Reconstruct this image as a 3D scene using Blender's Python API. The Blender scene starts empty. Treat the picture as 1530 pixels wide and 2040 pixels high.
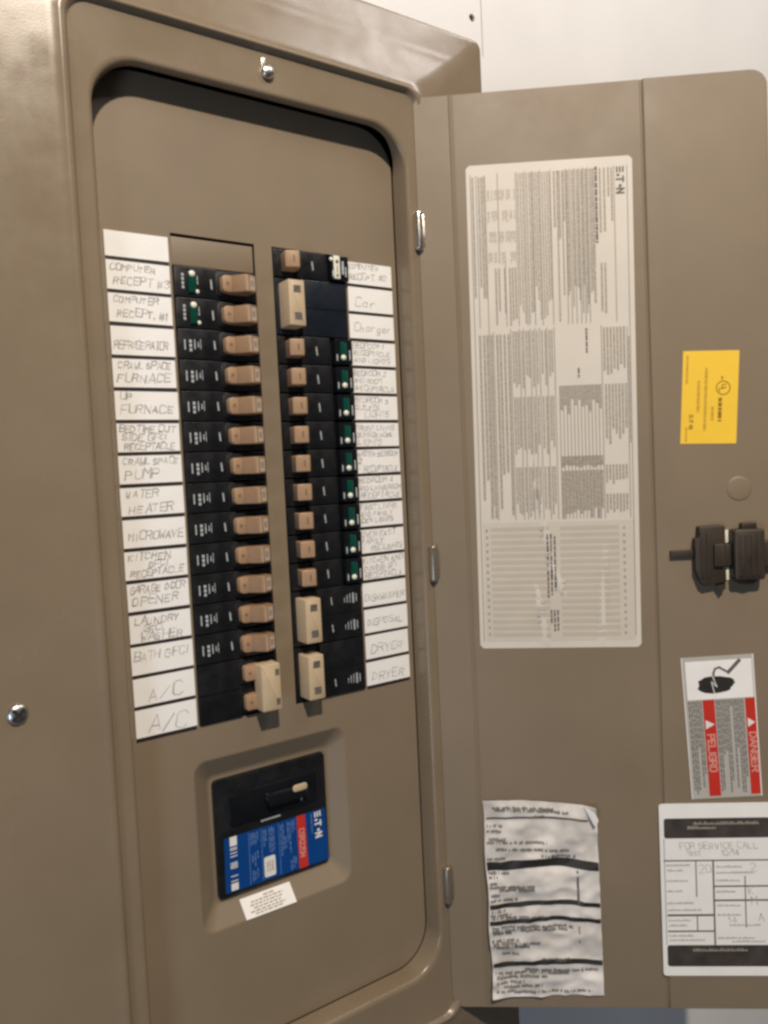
import bpy, math, random
from mathutils import Vector, Matrix, noise
from mathutils.geometry import tessellate_polygon
random.seed(7)
SC = bpy.context.scene
COL = SC.collection
R = math.radians
H0 = 1.5                                    # height of the panel's centre above the floor, metres

# ------------------------------------------------------------------ camera, world, lamps, exposure
cam_d = bpy.data.cameras.new('camera'); cam = bpy.data.objects.new('camera', cam_d); COL.objects.link(cam)
cam_d.sensor_fit = 'VERTICAL'; cam_d.sensor_height = 36.0; cam_d.lens = 36.0*1532/2040
cam_d.clip_start = 0.01; cam_d.clip_end = 100
rx = Vector((0.82833372, -0.55821953, -0.04747849)); ry = Vector((-0.06696361, -0.01451276, -0.99764987)); rz = Vector((0.55621859, 0.82956636, -0.04940181))
m = Matrix.Identity(4)
for i in range(3):
    m[i][0] = rx[i]; m[i][1] = -ry[i]; m[i][2] = -rz[i]
m[0][3], m[1][3], m[2][3] = -0.300264, -0.617296, H0+0.000125
cam.matrix_world = m
SC.camera = cam

world = bpy.data.worlds.new('World'); SC.world = world; world.use_nodes = True
bg = world.node_tree.nodes['Background']; bg.inputs[0].default_value = (0.78, 0.80, 0.86, 1); bg.inputs[1].default_value = 0.05

def lamp(name, kind, loc, energy, color, **kw):
    d = bpy.data.lights.new(name, kind); d.energy = energy; d.color = color
    for k, v in kw.items(): setattr(d, k, v)
    o = bpy.data.objects.new(name, d); COL.objects.link(o); o.location = loc
    return o
def aim(o, target): o.rotation_euler = (Vector(target)-o.location).to_track_quat('-Z', 'Y').to_euler()
lamp('ceiling_lamp', 'POINT', (-0.50, -1.60, H0+1.60), 218, (1.0, 0.87, 0.725), shadow_soft_size=0.045)
c2 = lamp('ceiling_fixture', 'AREA', (0.75, -0.72, H0+1.35), 7, (1.0, 0.96, 0.95), shape='RECTANGLE', size=1.2, size_y=0.12); aim(c2, (0, 0, H0))
w = lamp('window_light', 'AREA', (-1.75, -1.25, H0-0.75), 11, (0.66, 0.80, 1.0), shape='RECTANGLE', size=0.5, size_y=0.8); aim(w, (0, 0, H0))

SC.view_settings.view_transform = 'Standard'; SC.view_settings.look = 'None'
SC.view_settings.gamma = 1; SC.view_settings.exposure = 0.0; SC.view_settings.use_curve_mapping = False
SC.render.engine = 'CYCLES'
SC.cycles.pixel_filter_type = 'BLACKMAN_HARRIS'; SC.cycles.filter_width = 2.8

# ------------------------------------------------------------------ materials
def nodes(name):
    mt = bpy.data.materials.new(name); mt.use_nodes = True
    nt = mt.node_tree; return mt, nt, nt.nodes['Principled BSDF']
def mat(name, col, rough=0.5, metal=0.0, var=0.0, vscale=40.0, bump=0.0, bscale=400.0, rvar=0.0, rscale=12.0, spec=0.5, coat=0.0, wave=0.0, wscale=9.0):
    mt, nt, b = nodes(name); L = nt.links; N = nt.nodes
    b.inputs['Base Color'].default_value = (*col, 1); b.inputs['Roughness'].default_value = rough
    b.inputs['Metallic'].default_value = metal; b.inputs['Specular IOR Level'].default_value = spec
    if coat: b.inputs['Coat Weight'].default_value = coat; b.inputs['Coat Roughness'].default_value = 0.12
    tc = N.new('ShaderNodeTexCoord')
    if var:
        n = N.new('ShaderNodeTexNoise'); n.inputs['Scale'].default_value = vscale; n.inputs['Detail'].default_value = 6
        L.new(tc.outputs['Object'], n.inputs['Vector'])
        r = N.new('ShaderNodeMapRange'); r.inputs[1].default_value = 0.3; r.inputs[2].default_value = 0.7; r.inputs[3].default_value = 1-var; r.inputs[4].default_value = 1+var
        L.new(n.outputs[0], r.inputs[0])
        v = N.new('ShaderNodeVectorMath'); v.operation = 'SCALE'; v.inputs[0].default_value = col
        L.new(r.outputs[0], v.inputs['Scale']); L.new(v.outputs[0], b.inputs['Base Color'])
    if rvar:
        n = N.new('ShaderNodeTexNoise'); n.inputs['Scale'].default_value = rscale; n.inputs['Detail'].default_value = 5; n.inputs['Roughness'].default_value = 0.65
        L.new(tc.outputs['Object'], n.inputs['Vector'])
        r = N.new('ShaderNodeMapRange'); r.inputs[1].default_value = 0.35; r.inputs[2].default_value = 0.65; r.inputs[3].default_value = max(rough-rvar, 0.02); r.inputs[4].default_value = rough+rvar
        L.new(n.outputs[0], r.inputs[0]); L.new(r.outputs[0], b.inputs['Roughness'])
    last = None
    for sc_, st, ds in ((wscale, wave, 0.01), (bscale, bump, 0.0006)):
        if st:
            n = N.new('ShaderNodeTexNoise'); n.inputs['Scale'].default_value = sc_; n.inputs['Detail'].default_value = 2
            L.new(tc.outputs['Object'], n.inputs['Vector'])
            bp = N.new('ShaderNodeBump'); bp.inputs['Strength'].default_value = st; bp.inputs['Distance'].default_value = ds
            L.new(n.outputs[0], bp.inputs['Height'])
            if last: L.new(last.outputs[0], bp.inputs['Normal'])
            last = bp
    if last: L.new(last.outputs[0], b.inputs['Normal'])
    return mt
M = {}
M['paint'] = mat('taupe_enamel', (0.224, 0.174, 0.118), 0.50, var=0.045, vscale=14, bump=0.10, bscale=900, rvar=0.07, rscale=10, wave=0.06, wscale=7)
M['trimpaint'] = mat('taupe_enamel_trim', (0.224, 0.174, 0.118), 0.25, var=0.045, vscale=14, bump=0.05, bscale=900, rvar=0.07, rscale=14, wave=0.16, wscale=11)
M['wall'] = mat('white_wall_paint', (0.73, 0.725, 0.715), 0.42, var=0.045, vscale=5, bump=0.25, bscale=300, rvar=0.08)
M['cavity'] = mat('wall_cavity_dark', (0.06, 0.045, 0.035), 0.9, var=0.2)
M['steel_in'] = mat('dark_inside_steel', (0.03, 0.028, 0.025), 0.7, var=0.2)
M['black'] = mat('black_breaker_plastic', (0.009, 0.0095, 0.011), 0.34, var=0.25, vscale=60, bump=0.08, bscale=1500, rvar=0.08, rscale=60)
M['gloss'] = mat('glossy_black_plastic', (0.007, 0.008, 0.010), 0.18, var=0.2, rvar=0.06, rscale=80)
M['navy'] = mat('bluish_black_plastic', (0.009, 0.013, 0.021), 0.32, var=0.2, rvar=0.06, rscale=50)
M['tan'] = mat('tan_handle_plastic', (0.37, 0.235, 0.140), 0.42, var=0.05, vscale=120, bump=0.06, bscale=1800)
M['tan_shaded'] = mat('shaded_handle_plastic', (0.265, 0.160, 0.088), 0.52, var=0.06, vscale=120, bump=0.06, bscale=1800)  # handle tan again, darker: shade of the sloping face put into the colour
M['cream'] = mat('cream_tie_bar_plastic', (0.54, 0.42, 0.275), 0.45, var=0.05, vscale=120, bump=0.06, bscale=1800)
M['green'] = mat('dark_green_plastic', (0.003, 0.052, 0.036), 0.16, var=0.15, spec=0.6)
M['whiteplastic'] = mat('white_plastic', (0.80, 0.78, 0.66), 0.35, var=0.04)
M['paper'] = mat('label_paper', (0.87, 0.86, 0.835), 0.75, var=0.035, vscale=35, bump=0.25, bscale=500)
M['sheet'] = mat('laminated_label', (0.655, 0.61, 0.54), 0.45, var=0.03, vscale=20, bump=0.08, bscale=500, rvar=0.06)
M['shade'] = mat('label_table_grey', (0.60, 0.55, 0.475), 0.42, var=0.03)
M['row'] = mat('label_row_grey', (0.515, 0.465, 0.39), 0.45, var=0.03)
M['receipt'] = mat('thin_crumpled_paper', (0.72, 0.685, 0.64), 0.6, var=0.32, vscale=26, bump=0.5, bscale=160, rvar=0.1)
M['pencil'] = mat('pencil_lead', (0.40, 0.38, 0.37), 0.6, var=0.35, vscale=220)
M['black_ink'] = mat('black_ink', (0.025, 0.022, 0.02), 0.5, var=0.2)
M['grey_ink'] = mat('grey_fine_print', (0.37, 0.325, 0.27), 0.5, var=0.25, vscale=500)
M['mid_ink'] = mat('dark_grey_print', (0.13, 0.115, 0.10), 0.5, var=0.3, vscale=500)
M['blackstrip'] = mat('black_backing_strip', (0.018, 0.013, 0.012), 0.6, var=0.2)
M['white_mark'] = mat('white_pad_print', (0.42, 0.45, 0.46), 0.5, var=0.35, vscale=500)
M['handle_ink'] = mat('brown_handle_print', (0.20, 0.12, 0.07), 0.6)
M['grey_cap'] = mat('grey_handle_end', (0.45, 0.38, 0.32), 0.5, var=0.1)
M['blue'] = mat('blue_label_film', (0.004, 0.055, 0.235), 0.28, var=0.05)
M['red'] = mat('red_label_film', (0.56, 0.035, 0.022), 0.38, var=0.06)
M['lightblue'] = mat('pale_blue_print', (0.11, 0.20, 0.44), 0.4, var=0.25, vscale=500)
M['whiteprint'] = mat('white_print', (0.80, 0.78, 0.74), 0.45, var=0.05)
M['pink'] = mat('pale_red_print', (0.68, 0.30, 0.24), 0.5, var=0.1, vscale=300)
M['yellow'] = mat('yellow_sticker_film', (0.92, 0.60, 0.055), 0.4, var=0.03)
M['ochre_ink'] = mat('brown_print_on_yellow', (0.30, 0.17, 0.01), 0.5, var=0.2)
M['yellow_fine'] = mat('fine_print_on_yellow', (0.60, 0.36, 0.03), 0.5, var=0.2, vscale=500)
M['silver'] = mat('zinc_plated_steel', (0.72, 0.70, 0.66), 0.30, metal=1.0, bump=0.05, rvar=0.08, rscale=90)
M['hinge'] = mat('painted_hinge_steel', (0.30, 0.26, 0.21), 0.3, metal=0.6, rvar=0.1, rscale=70)
M['greysticker'] = mat('grey_sticker_film', (0.47, 0.45, 0.41), 0.42, var=0.05)
M['greyprint'] = mat('grey_sticker_print', (0.20, 0.19, 0.175), 0.5, var=0.3, vscale=350)
M['charcoal'] = mat('charcoal_print_band', (0.060, 0.050, 0.045), 0.45, var=0.3, vscale=60)
M['latch'] = mat('dark_brown_latch_plastic', (0.040, 0.029, 0.019), 0.50, var=0.2, bump=0.1, bscale=900)

# ------------------------------------------------------------------ mesh building (all lengths in millimetres)
class Frame:
    def __init__(s, o, u, v, n): s.o, s.u, s.v, s.n = Vector(o), Vector(u), Vector(v), Vector(n)
    def __call__(s, u, v, n=0.0): return s.o + s.u*u + s.v*v + s.n*n
PANEL = Frame((0, 0, 0), (1, 0, 0), (0, 0, 1), (0, -1, 0))
TH = -0.66405
DOOR = Frame((152.66, -24.03, 0), (math.cos(TH), math.sin(TH), 0), (0, 0, 1), (math.sin(TH), -math.cos(TH), 0))
def off(f, u, v, n=0): return Frame(f(u, v, n), f.u, f.v, f.n)
MIR = Frame((0, 0, 0), (-1, 0, 0), (0, 0, 1), (0, -1, 0))   # u counted outward on the left bank

class Quad4:
    """a flat sticker given by its four corners on a frame: (a,b), a to the right 0..1, b downward 0..1"""
    def __init__(s, f, tl, tr, br, bl): s.f, s.c = f, [Vector(p) for p in (tl, tr, br, bl)]
    def uv(s, a, b):
        tl, tr, br, bl = s.c
        return (tl*(1-a)+tr*a)*(1-b) + (bl*(1-a)+br*a)*b
    def __call__(s, a, b, n=0.0):
        p = s.uv(a, b); return s.f(p.x, p.y, n)
    def size(s): return ((s.c[1]-s.c[0]).length, (s.c[3]-s.c[0]).length)

STUFF = ('fine_print', 'dark_print', 'pale_print', 'ruled_lines', 'table_rows', 'barcode', 'seal_print', 'handwriting', 'logo_print', 'rating_print', 'danger_word', 'mark_print', 'white_mark', 'pale_field')
class MB:
    def __init__(s, f=PANEL): s.f, s.v, s.t, s.k = f, [], [], 0
    def add(s, pts, faces):
        b = len(s.v); s.v += [Vector(p) for p in pts]; s.t += [tuple(b+i for i in fc) for fc in faces]
    def face(s, pts): s.add(pts, [tuple(range(len(pts)))])
    def loft(s, loops, cap0=False, cap1=False, closed=True):
        n = len(loops[0]); b = len(s.v)
        for l in loops: s.v += [Vector(p) for p in l]
        for i in range(len(loops)-1):
            for j in range(n if closed else n-1):
                k = (j+1) % n
                s.t.append((b+i*n+j, b+i*n+k, b+(i+1)*n+k, b+(i+1)*n+j))
        if cap0: s.t.append(tuple(b+j for j in reversed(range(n))))
        if cap1: s.t.append(tuple(b+(len(loops)-1)*n+j for j in range(n)))
    def slab(s, loop, n0, n1, c=0.0, back=True):
        """prism of a 2-D loop (counter-clockwise u,v) from n0 up to n1 with a chamfer c on the outer face"""
        ls = [[s.f(u, v, n0) for u, v in loop]]
        if c:
            ls.append([s.f(u, v, n1-c) for u, v in loop])
            ls.append([s.f(u, v, n1-c*0.3) for u, v in inset(loop, c*0.3)])
            ls.append([s.f(u, v, n1) for u, v in inset(loop, c)])
        else: ls.append([s.f(u, v, n1) for u, v in loop])
        s.loft(ls, back, True)
    def box(s, u0, u1, v0, v1, n0, n1, c=0.0):
        s.slab([(u0, v0), (u1, v0), (u1, v1), (u0, v1)], n0, n1, c)
    def flat(s, loop, n):
        s.k += 1; s.face([s.f(u, v, n + 0.006*(s.k % 7)) for u, v in loop])
    def rect(s, u0, u1, v0, v1, n): s.flat([(u0, v0), (u1, v0), (u1, v1), (u0, v1)], n)
    def stroke(s, pts, w, n):
        for (a, b), (c, d) in zip(pts[:-1], pts[1:]):
            dx, dy = c-a, d-b; l = math.hypot(dx, dy)
            if l < 1e-6: continue
            px, py = -dy/l*w/2, dx/l*w/2; ex, ey = dx/l*w*0.4, dy/l*w*0.4
            s.flat([(a-ex+px, b-ey+py), (a-ex-px, b-ey-py), (c+ex-px, d+ey-py), (c+ex+px, d+ey+py)], n)
    def disc(s, u, v, r, n, seg=20): s.flat([(u+r*math.cos(2*math.pi*i/seg), v+r*math.sin(2*math.pi*i/seg)) for i in range(seg)], n)
    def ring(s, u, v, r, w, n, seg=28, e=1.0):
        s.stroke([(u+r*e*math.cos(2*math.pi*i/seg), v+r*math.sin(2*math.pi*i/seg)) for i in range(seg+1)], w, n)
    def dome(s, u, v, r, n0, h, seg=20, rim=0.25):
        ls = []
        for a in (0, 0.35, 0.7, 1.0, 1.25, 1.45):
            ls.append([s.f(u+r*math.cos(a)*math.cos(2*math.pi*i/seg), v+r*math.cos(a)*math.sin(2*math.pi*i/seg), n0+h*rim+h*(1-rim)*math.sin(a)) for i in range(seg)])
        ls.insert(0, [s.f(u+r*math.cos(2*math.pi*i/seg), v+r*math.sin(2*math.pi*i/seg), n0) for i in range(seg)])
        s.loft(ls, True, True)
    def mesh(s, name, origin=Vector((0, 0, 0)), smooth=None):
        me = bpy.data.meshes.new(name)
        me.from_pydata([tuple((p-origin)/1000) for p in s.v], [], s.t); me.validate(); me.update()
        import bmesh
        bm = bmesh.new(); bm.from_mesh(me); bmesh.ops.recalc_face_normals(bm, faces=bm.faces) if smooth is not None else None; bm.to_mesh(me); bm.free()
        if smooth is not None:
            me.shade_smooth(); me.set_sharp_from_angle(angle=R(smooth))
        return me
    def build(s, name, mt, parent=None, smooth=None, recalc=True):
        if smooth is None and recalc: smooth = 30
        o = bpy.data.objects.new(name, None if False else s.mesh(name, base(parent), smooth))
        o.data.materials.append(M[mt]); COL.objects.link(o)
        if name in STUFF: o['kind'] = 'stuff'
        if parent is None: o.location = (0, 0, H0)
        else: o.parent = parent
        return o
def base(o):
    p = Vector((0, 0, 0))
    while o is not None:
        p += Vector(o.location); o = o.parent
    if p.length: p = p - Vector((0, 0, H0))
    return p*1000
def inset(loop, d):
    n = len(loop); out = []
    for i in range(n):
        p, q, r = Vector(loop[i-1]), Vector(loop[i]), Vector(loop[(i+1) % n])
        a = (q-p).normalized(); b = (r-q).normalized()
        n1 = Vector((-a.y, a.x)); n2 = Vector((-b.y, b.x)); h = (n1+n2)
        h = h/(1+n1.dot(n2)) if 1+n1.dot(n2) > 0.2 else n1
        out.append((q.x+h.x*d, q.y+h.y*d))
    return out
def rrect(u0, u1, v0, v1, r, seg=6):
    out = []
    for cx, cy, a0 in ((u1-r, v0+r, -90), (u1-r, v1-r, 0), (u0+r, v1-r, 90), (u0+r, v0+r, 180)):
        for i in range(seg+1):
            a = R(a0+90*i/seg); out.append((cx+r*math.cos(a), cy+r*math.sin(a)))
    return out
def plate(mb, outer, holes, n0, n1, edges=True):
    """flat plate with holes, front at n1, back at n0"""
    loops = [outer]+holes; flat = [p for l in loops for p in l]
    tris = tessellate_polygon([[Vector((u, v, 0)) for u, v in l] for l in loops])
    mb.add([mb.f(u, v, n1) for u, v in flat], tris)
    if edges:
        for l in loops: mb.loft([[mb.f(u, v, n1) for u, v in l], [mb.f(u, v, n0) for u, v in l]])
def thing(name, loc_mm, label, cat, group=None):
    o = bpy.data.objects.new(name, None); COL.objects.link(o); o.empty_display_size = 0.01
    o.location = (loc_mm[0]/1000, loc_mm[1]/1000, H0+loc_mm[2]/1000)
    o['label'] = label; o['category'] = cat
    if group: o['group'] = group
    return o
def jig(s): return random.uniform(-s, s)

# single-stroke lettering, 4 x 6 grid
GL = {'A': '00 26 40|12 32', 'B': '00 06 36 45 44 33 03|33 42 41 30 00', 'C': '45 36 16 05 01 10 30 41', 'D': '00 06 26 44 42 20 00', 'E': '46 06 00 40|03 33',
      'F': '46 06 00|03 33', 'G': '45 36 16 05 01 10 30 41 43 23', 'H': '00 06|40 46|03 43', 'I': '20 26', 'J': '46 41 30 10 01', 'K': '00 06|46 03 40', 'L': '06 00 40',
      'M': '00 06 23 46 40', 'N': '00 06 40 46', 'O': '10 01 05 16 36 45 41 30 10', 'P': '00 06 36 45 44 33 03', 'Q': '10 01 05 16 36 45 41 30 10|22 40',
      'R': '00 06 36 45 44 33 03|23 40', 'S': '45 36 16 05 04 13 33 42 41 30 10 01', 'T': '06 46|20 26', 'U': '06 01 10 30 41 46', 'V': '06 20 46', 'W': '06 10 23 30 46',
      'X': '00 46|06 40', 'Y': '06 23 46|23 20', 'Z': '06 46 00 40', '0': '10 01 05 16 36 45 41 30 10', '1': '14 26 20', '2': '05 16 36 45 44 00 40', '3': '05 16 36 45 34 23|34 42 41 30 10 01',
      '4': '30 36 02 42', '5': '46 06 03 33 42 41 30 00', '6': '36 05 01 10 30 41 42 33 03', '#': '10 16|30 36|02 42|04 44', '/': '00 46', '.': '20 21',
      'a': '33 13 02 01 10 20 31|33 30', 'r': '00 03|02 13 33', 'h': '00 06|02 13 23 32 30', 'g': '33 13 02 01 10 20 31|33 3a 2b 0a', 'e': '01 31 32 23 13 02 01 10 30'}
def letters(mb, txt, put, h, wfac=0.72, sw=0.5, n=0.3, j=0.0, slant=0.0, gap=0.35):
    """strokes of txt; put(x,y) maps millimetres along / above the baseline onto the sheet"""
    x = 0.0; cw = h*wfac
    for ch in txt:
        if ch == ' ': x += cw*0.7; continue
        dy = jig(j*h*0.09); sc = 1+jig(j*0.12)
        if ch in 'I.1': x -= cw*0.32
        for line in GL[ch].split('|'):
            pts = []
            for t in line.split():
                px = int(t[0])/4*cw*sc; py = {'a': -1, 'b': -2}.get(t[1], 0 if t[1] in 'ab' else int(t[1], 16))/6*h*sc+dy
                pts.append(put(x+px+py*slant+jig(j*h*0.035), py+jig(j*h*0.035)))
            [mb.stroke([p_, q_], sw*(1+jig(j*0.32)), n) for p_, q_ in zip(pts[:-1], pts[1:])]
        x += (cw*0.66 if ch in 'I.1' else cw) + cw*gap*(1+jig(j*0.3))
    return x
def fineprint(mb, q, a0, a1, b0, b1, h, n, vertical=True, ragged=0.3, dens=0.86, sp=0.35):
    """a line of tiny unreadable words, running down (vertical) or across the sticker q"""
    W, Hh = q.size(); L = (b1-b0)*Hh if vertical else (a1-a0)*W
    x = 0.0; end = L*(1-random.random()*ragged)
    while x < end:
        wl = random.uniform(1.5, 7.0) if vertical else random.uniform(0.7, 1.3); e = min(x+wl, end)
        if vertical:
            mb.flat([tuple(q.uv(*p)) for p in ((a0, b0+x/Hh), (a0, b0+e/Hh), (a1, b0+e/Hh), (a1, b0+x/Hh))], n)
        else:
            t_ = (b1-b0)*random.choice((0, 0, 0.25, 0.4)); mb.flat([tuple(q.uv(*p)) for p in ((a0+x/W, b1), (a0+e/W, b1), (a0+e/W, b0+t_), (a0+x/W, b0+t_))], n)
            if random.random() < 0.18: x += 0.9
            e += 0.05
        x = e + wl*(1-dens) + sp
def qrect(mb, q, a0, a1, b0, b1, n): mb.flat([tuple(q.uv(*p)) for p in ((a0, b1), (a1, b1), (a1, b0), (a0, b0))], n)
def qpoly(mb, q, pts, n): mb.flat([tuple(q.uv(*p)) for p in pts], n)

# ------------------------------------------------------------------ the wall
wb = MB(); 
circ = lambda u, v, r, k=18: [(u+r*math.cos(-2*math.pi*i/k), v+r*math.sin(-2*math.pi*i/k)) for i in range(k)]
rev = lambda l: list(reversed(l))
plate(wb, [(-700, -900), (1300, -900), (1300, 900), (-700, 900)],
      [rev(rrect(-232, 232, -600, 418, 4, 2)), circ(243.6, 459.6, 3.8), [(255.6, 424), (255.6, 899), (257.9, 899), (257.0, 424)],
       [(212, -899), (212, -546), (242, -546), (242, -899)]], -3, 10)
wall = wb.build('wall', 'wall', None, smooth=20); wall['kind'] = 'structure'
# the backing is open where the enclosure sits
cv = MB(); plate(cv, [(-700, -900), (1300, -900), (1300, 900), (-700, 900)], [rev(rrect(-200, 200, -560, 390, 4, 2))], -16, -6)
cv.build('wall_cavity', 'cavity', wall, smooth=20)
b = MB(); b.disc(243.6, 459.6, 3.9, 7.4); b.build('hole_shade', 'cavity', wall, recalc=False)  # dark disc just inside the drilled hole, standing for the shade in it

# ------------------------------------------------------------------ the load centre: enclosure, trim, dead front, door
panel = thing('electrical_panel', (0, 0, 0), 'taupe metal electrical panel in white wall with its door swung open to the right', 'electrical panel')
eb = MB()
for lp in ([(-200, -560), (200, -560), (200, 390), (-200, 390)],):
    eb.loft([[PANEL(u, v, 5) for u, v in lp], [PANEL(u, v, -90) for u, v in lp]], False, True)
eb.build('enclosure_box', 'steel_in', panel, smooth=20)

tr = MB(); SEG = 10
def ring(x, zt, zb, r, n): return [tr.f(u, v, n) for u, v in rrect(-x, x, zb, zt, r, SEG)]
rings = [(252.4, 437.2, -620.0, 9, 9.4), (252.4, 437.2, -620.0, 9, 10.2), (251.9, 436.7, -619.5, 8.6, 10.9), (250.8, 435.6, -618.4, 8, 11.4)]
def flank(t):                                           # t 0 at the outer edge, 1 at the ridge: two flats with a soft bend between
    x = 250.0+(164-250)*t
    n = 11.6+(250-x)*0.14 if x > 214 else 11.6+36*0.14+(214-x)*0.185+(max(0, 169-x)**2)*0.035
    if abs(x-214) < 8: n += 0.12*(8-abs(x-214))**2/32
    return (x, 434.8+(361.8-434.8)*t, -617.6+(-544.2+617.6)*t, 8+10*t, n)
for k in range(33): rings.append(flank(k/32))
r0 = rings[-1]
for k in range(1, 9):
    a = -0.50+k/8*1.3; g = math.sin(a)+0.479; rings.append((r0[0]-4.4*g, r0[1]-2.4*g, r0[2]+2.2*g, 18, r0[4]+4.4*(math.cos(a)-0.8776)))
rings += [(157.6, 357.6, -541, 18, 22.6), (156.9, 356.9, -540.3, 18, 22.1), (156.2, 356.2, -539.6, 18, 22.0)]
rings += [(146.7, 326.1, -496.6, 38, 22.0), (146.1, 325.5, -496, 38, 22.0)]
for k in range(1, 7):
    a = R(90)*k/6; rings.append((146.1-3.6*math.sin(a), 325.5-3.6*math.sin(a), -496+4.6*math.sin(a), 38, 22-3.6*(1-math.cos(a))))
rings += [(142.3, 321.8, -491.2, 38, 17.5), (141.6, 321.8, -491.0, 38, 8), (141.4, 322, -491, 38, 2.2)]
lps = [ring(*r_) for r_ in rings]
last = []
for p in lps[-1]:                                       # the return of the lip is short along the top, full along the sides
    k = min(1, max(0, (p.z-286)/30)); last.append(Vector((p.x, -((0.3 if p.z < -400 else 0.9)+13.5*k), p.z)))
lps[-2] = [Vector((a.x, -max(-a.y, -b.y+1.0), a.z)) for a, b in zip(lps[-2], last)]
lps[-1] = last
tr.loft(lps)
trim = tr.build('trim_cover', 'trimpaint', panel, smooth=50)

# dead front plate with the two breaker windows and the pocket for the main switch
df = MB()
pk = lambda e, r: rrect(-73.5-e*16, 40.5+e*16.5, -363-e*19, -254+e*20, r, 5)
winL = [(-82.3, -203.6), (-8.3, -203.6), (-8.3, 203.6), (-82.3, 203.6)]
winR = [(8.3, -203.6), (83.2, -203.6), (83.2, 203.6), (8.3, 203.6)]
plate(df, rrect(-140.4, 140.4, -490, 326, 37, SEG), [rev(winL), rev(winR), rev(pk(1.09, 12))], -1.5, 0.0)
prof = [(1.09, 12, 0), (1.06, 12, 0)]
for k in range(1, 5): a = k/4*0.62; prof.append((1.06-0.26*math.sin(a)*0.8, 11, -4.5*(1-math.cos(a))*1.0))
prof += [(0.22, 6, -9.6), (0.12, 5, -10.8), (0.04, 4, -11.4), (-0.04, 4, -11.5)]
df.loft([[df.f(u, v, n) for u, v in pk(e, r)] for e, r, n in prof])
plate(df, pk(-0.04, 4), [rev(rrect(-71.2, 39.2, -361.8, -256.5, 4, 3))], -13, -11.5)
dead = df.build('dead_front', 'paint', panel, smooth=40)

# black backing strips behind the paper labels
for sgn in (-1, 1):
    b = MB(); x0, x1 = sorted((sgn*84.8, sgn*134.6)); b.box(x0, x1, -204.9, 198.0, 0.02, 0.35); b.build('label_backing_strip', 'blackstrip', panel, smooth=20)

# blank filler in the first space of the left bank
b = MB(); b.box(-82.0, -9.6, 178.3, 201.4, -6, -0.8, 0.8); b.build('filler_plate', 'paint', panel)

# screws on the trim and strike
def screw(parent, u, v, n0, r, h, slot=True):
    b = MB(); b.dome(u, v, r, n0, h, 28); o = b.build('screw', 'silver', parent, smooth=60)
    if slot:
        s_ = MB()
        for a in (40, 130):
            ca, sa = math.cos(R(a))*r*0.62, math.sin(R(a))*r*0.62
            s_.stroke([(u-ca, v-sa), (u+ca, v+sa)], r*0.30, n0+h*1.0)
        s_.build('screw_slot', 'black_ink', o, recalc=False)
screw(panel, -220.8, -159.2, 15.6, 7.4, 3.8)
b = MB(); b.dome(1.5, 340.2, 5.6, 21.9, 5.5, 24, rim=0.5); st = b.build('strike_stud', 'silver', panel, smooth=60)
b = MB(); b.slab(rrect(-3.0, 0.4, 343, 352, 1.6, 3), 21.9, 22.9, 0.4); b.build('stud_tab', 'silver', st)

# the door: folded sheet seen from inside, with pressed creases
WD, ZT, ZB = 324.0, 353.9, -537.3
def zt(u):
    d = 0
    for edge, r in ((u, 8.0), (WD-u, 15.0)):
        if edge < r: d = r-math.sqrt(max(r*r-(r-edge)**2, 0))
    return ZT-d
def zb(u):
    d = 0
    for edge, r in ((u, 12.0), (WD-u, 15.0)):
        if edge < r: d = r-math.sqrt(max(r*r-(r-edge)**2, 0))
    return ZB+d
stn = [(0, 0), (0.4, 0), (1.5, 0), (3.5, 0), (6, 0), (9, 0), (12, 0), (32.6, 0), (33.2, 0.5), (34.0, 0.6), (34.6, 0.1), (35.4, 0.1), (36.0, 0.6), (36.8, 0.5), (37.4, 0),
       (60, 0), (120, 0), (207.6, 0), (209.6, 0), (210.6, -0.9), (211.6, -0.9), (213.2, 1.2), (215, 1.5), (230, 1.5), (270, 1.5), (309, 1.5), (313, 1.5), (317, 1.5), (320, 1.5), (322.3, 1.5), (323.5, 1.4), (324, 0.9)]
dm = MB(DOOR); T = -2.6
fr, bk = [], []
for u, n in stn:
    n -= 1.5
    fr.append([DOOR(u, zt(u), n-0.5), DOOR(u, zt(u)-0.5, n), DOOR(u, zt(u)-12, n), DOOR(u, zb(u)+12, n), DOOR(u, zb(u)+0.5, n), DOOR(u, zb(u), n-0.5)])
    bk.append([DOOR(u, zt(u), n+T), DOOR(u, zt(u)-0.5, n+T), DOOR(u, zt(u)-12, n+T), DOOR(u, zb(u)+12, n+T), DOOR(u, zb(u)+0.5, n+T), DOOR(u, zb(u), n+T)])
dm.loft([f_+list(reversed(b_)) for f_, b_ in zip(fr, bk)], True, True)
door = dm.build('door', 'paint', panel, smooth=35)
# pressed round knockout
kb = MB(DOOR); lsk = [[DOOR(290+r_*math.cos(2*math.pi*i/36), -29.5+r_*math.sin(2*math.pi*i/36), n_) for i in range(36)] for r_, n_ in ((11.6, 0.0), (11.3, 0.25), (10.6, 0.75), (9.9, 0.9))]
kb.loft(lsk, False, True); kb.build('round_emboss', 'paint', door, smooth=60)

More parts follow.
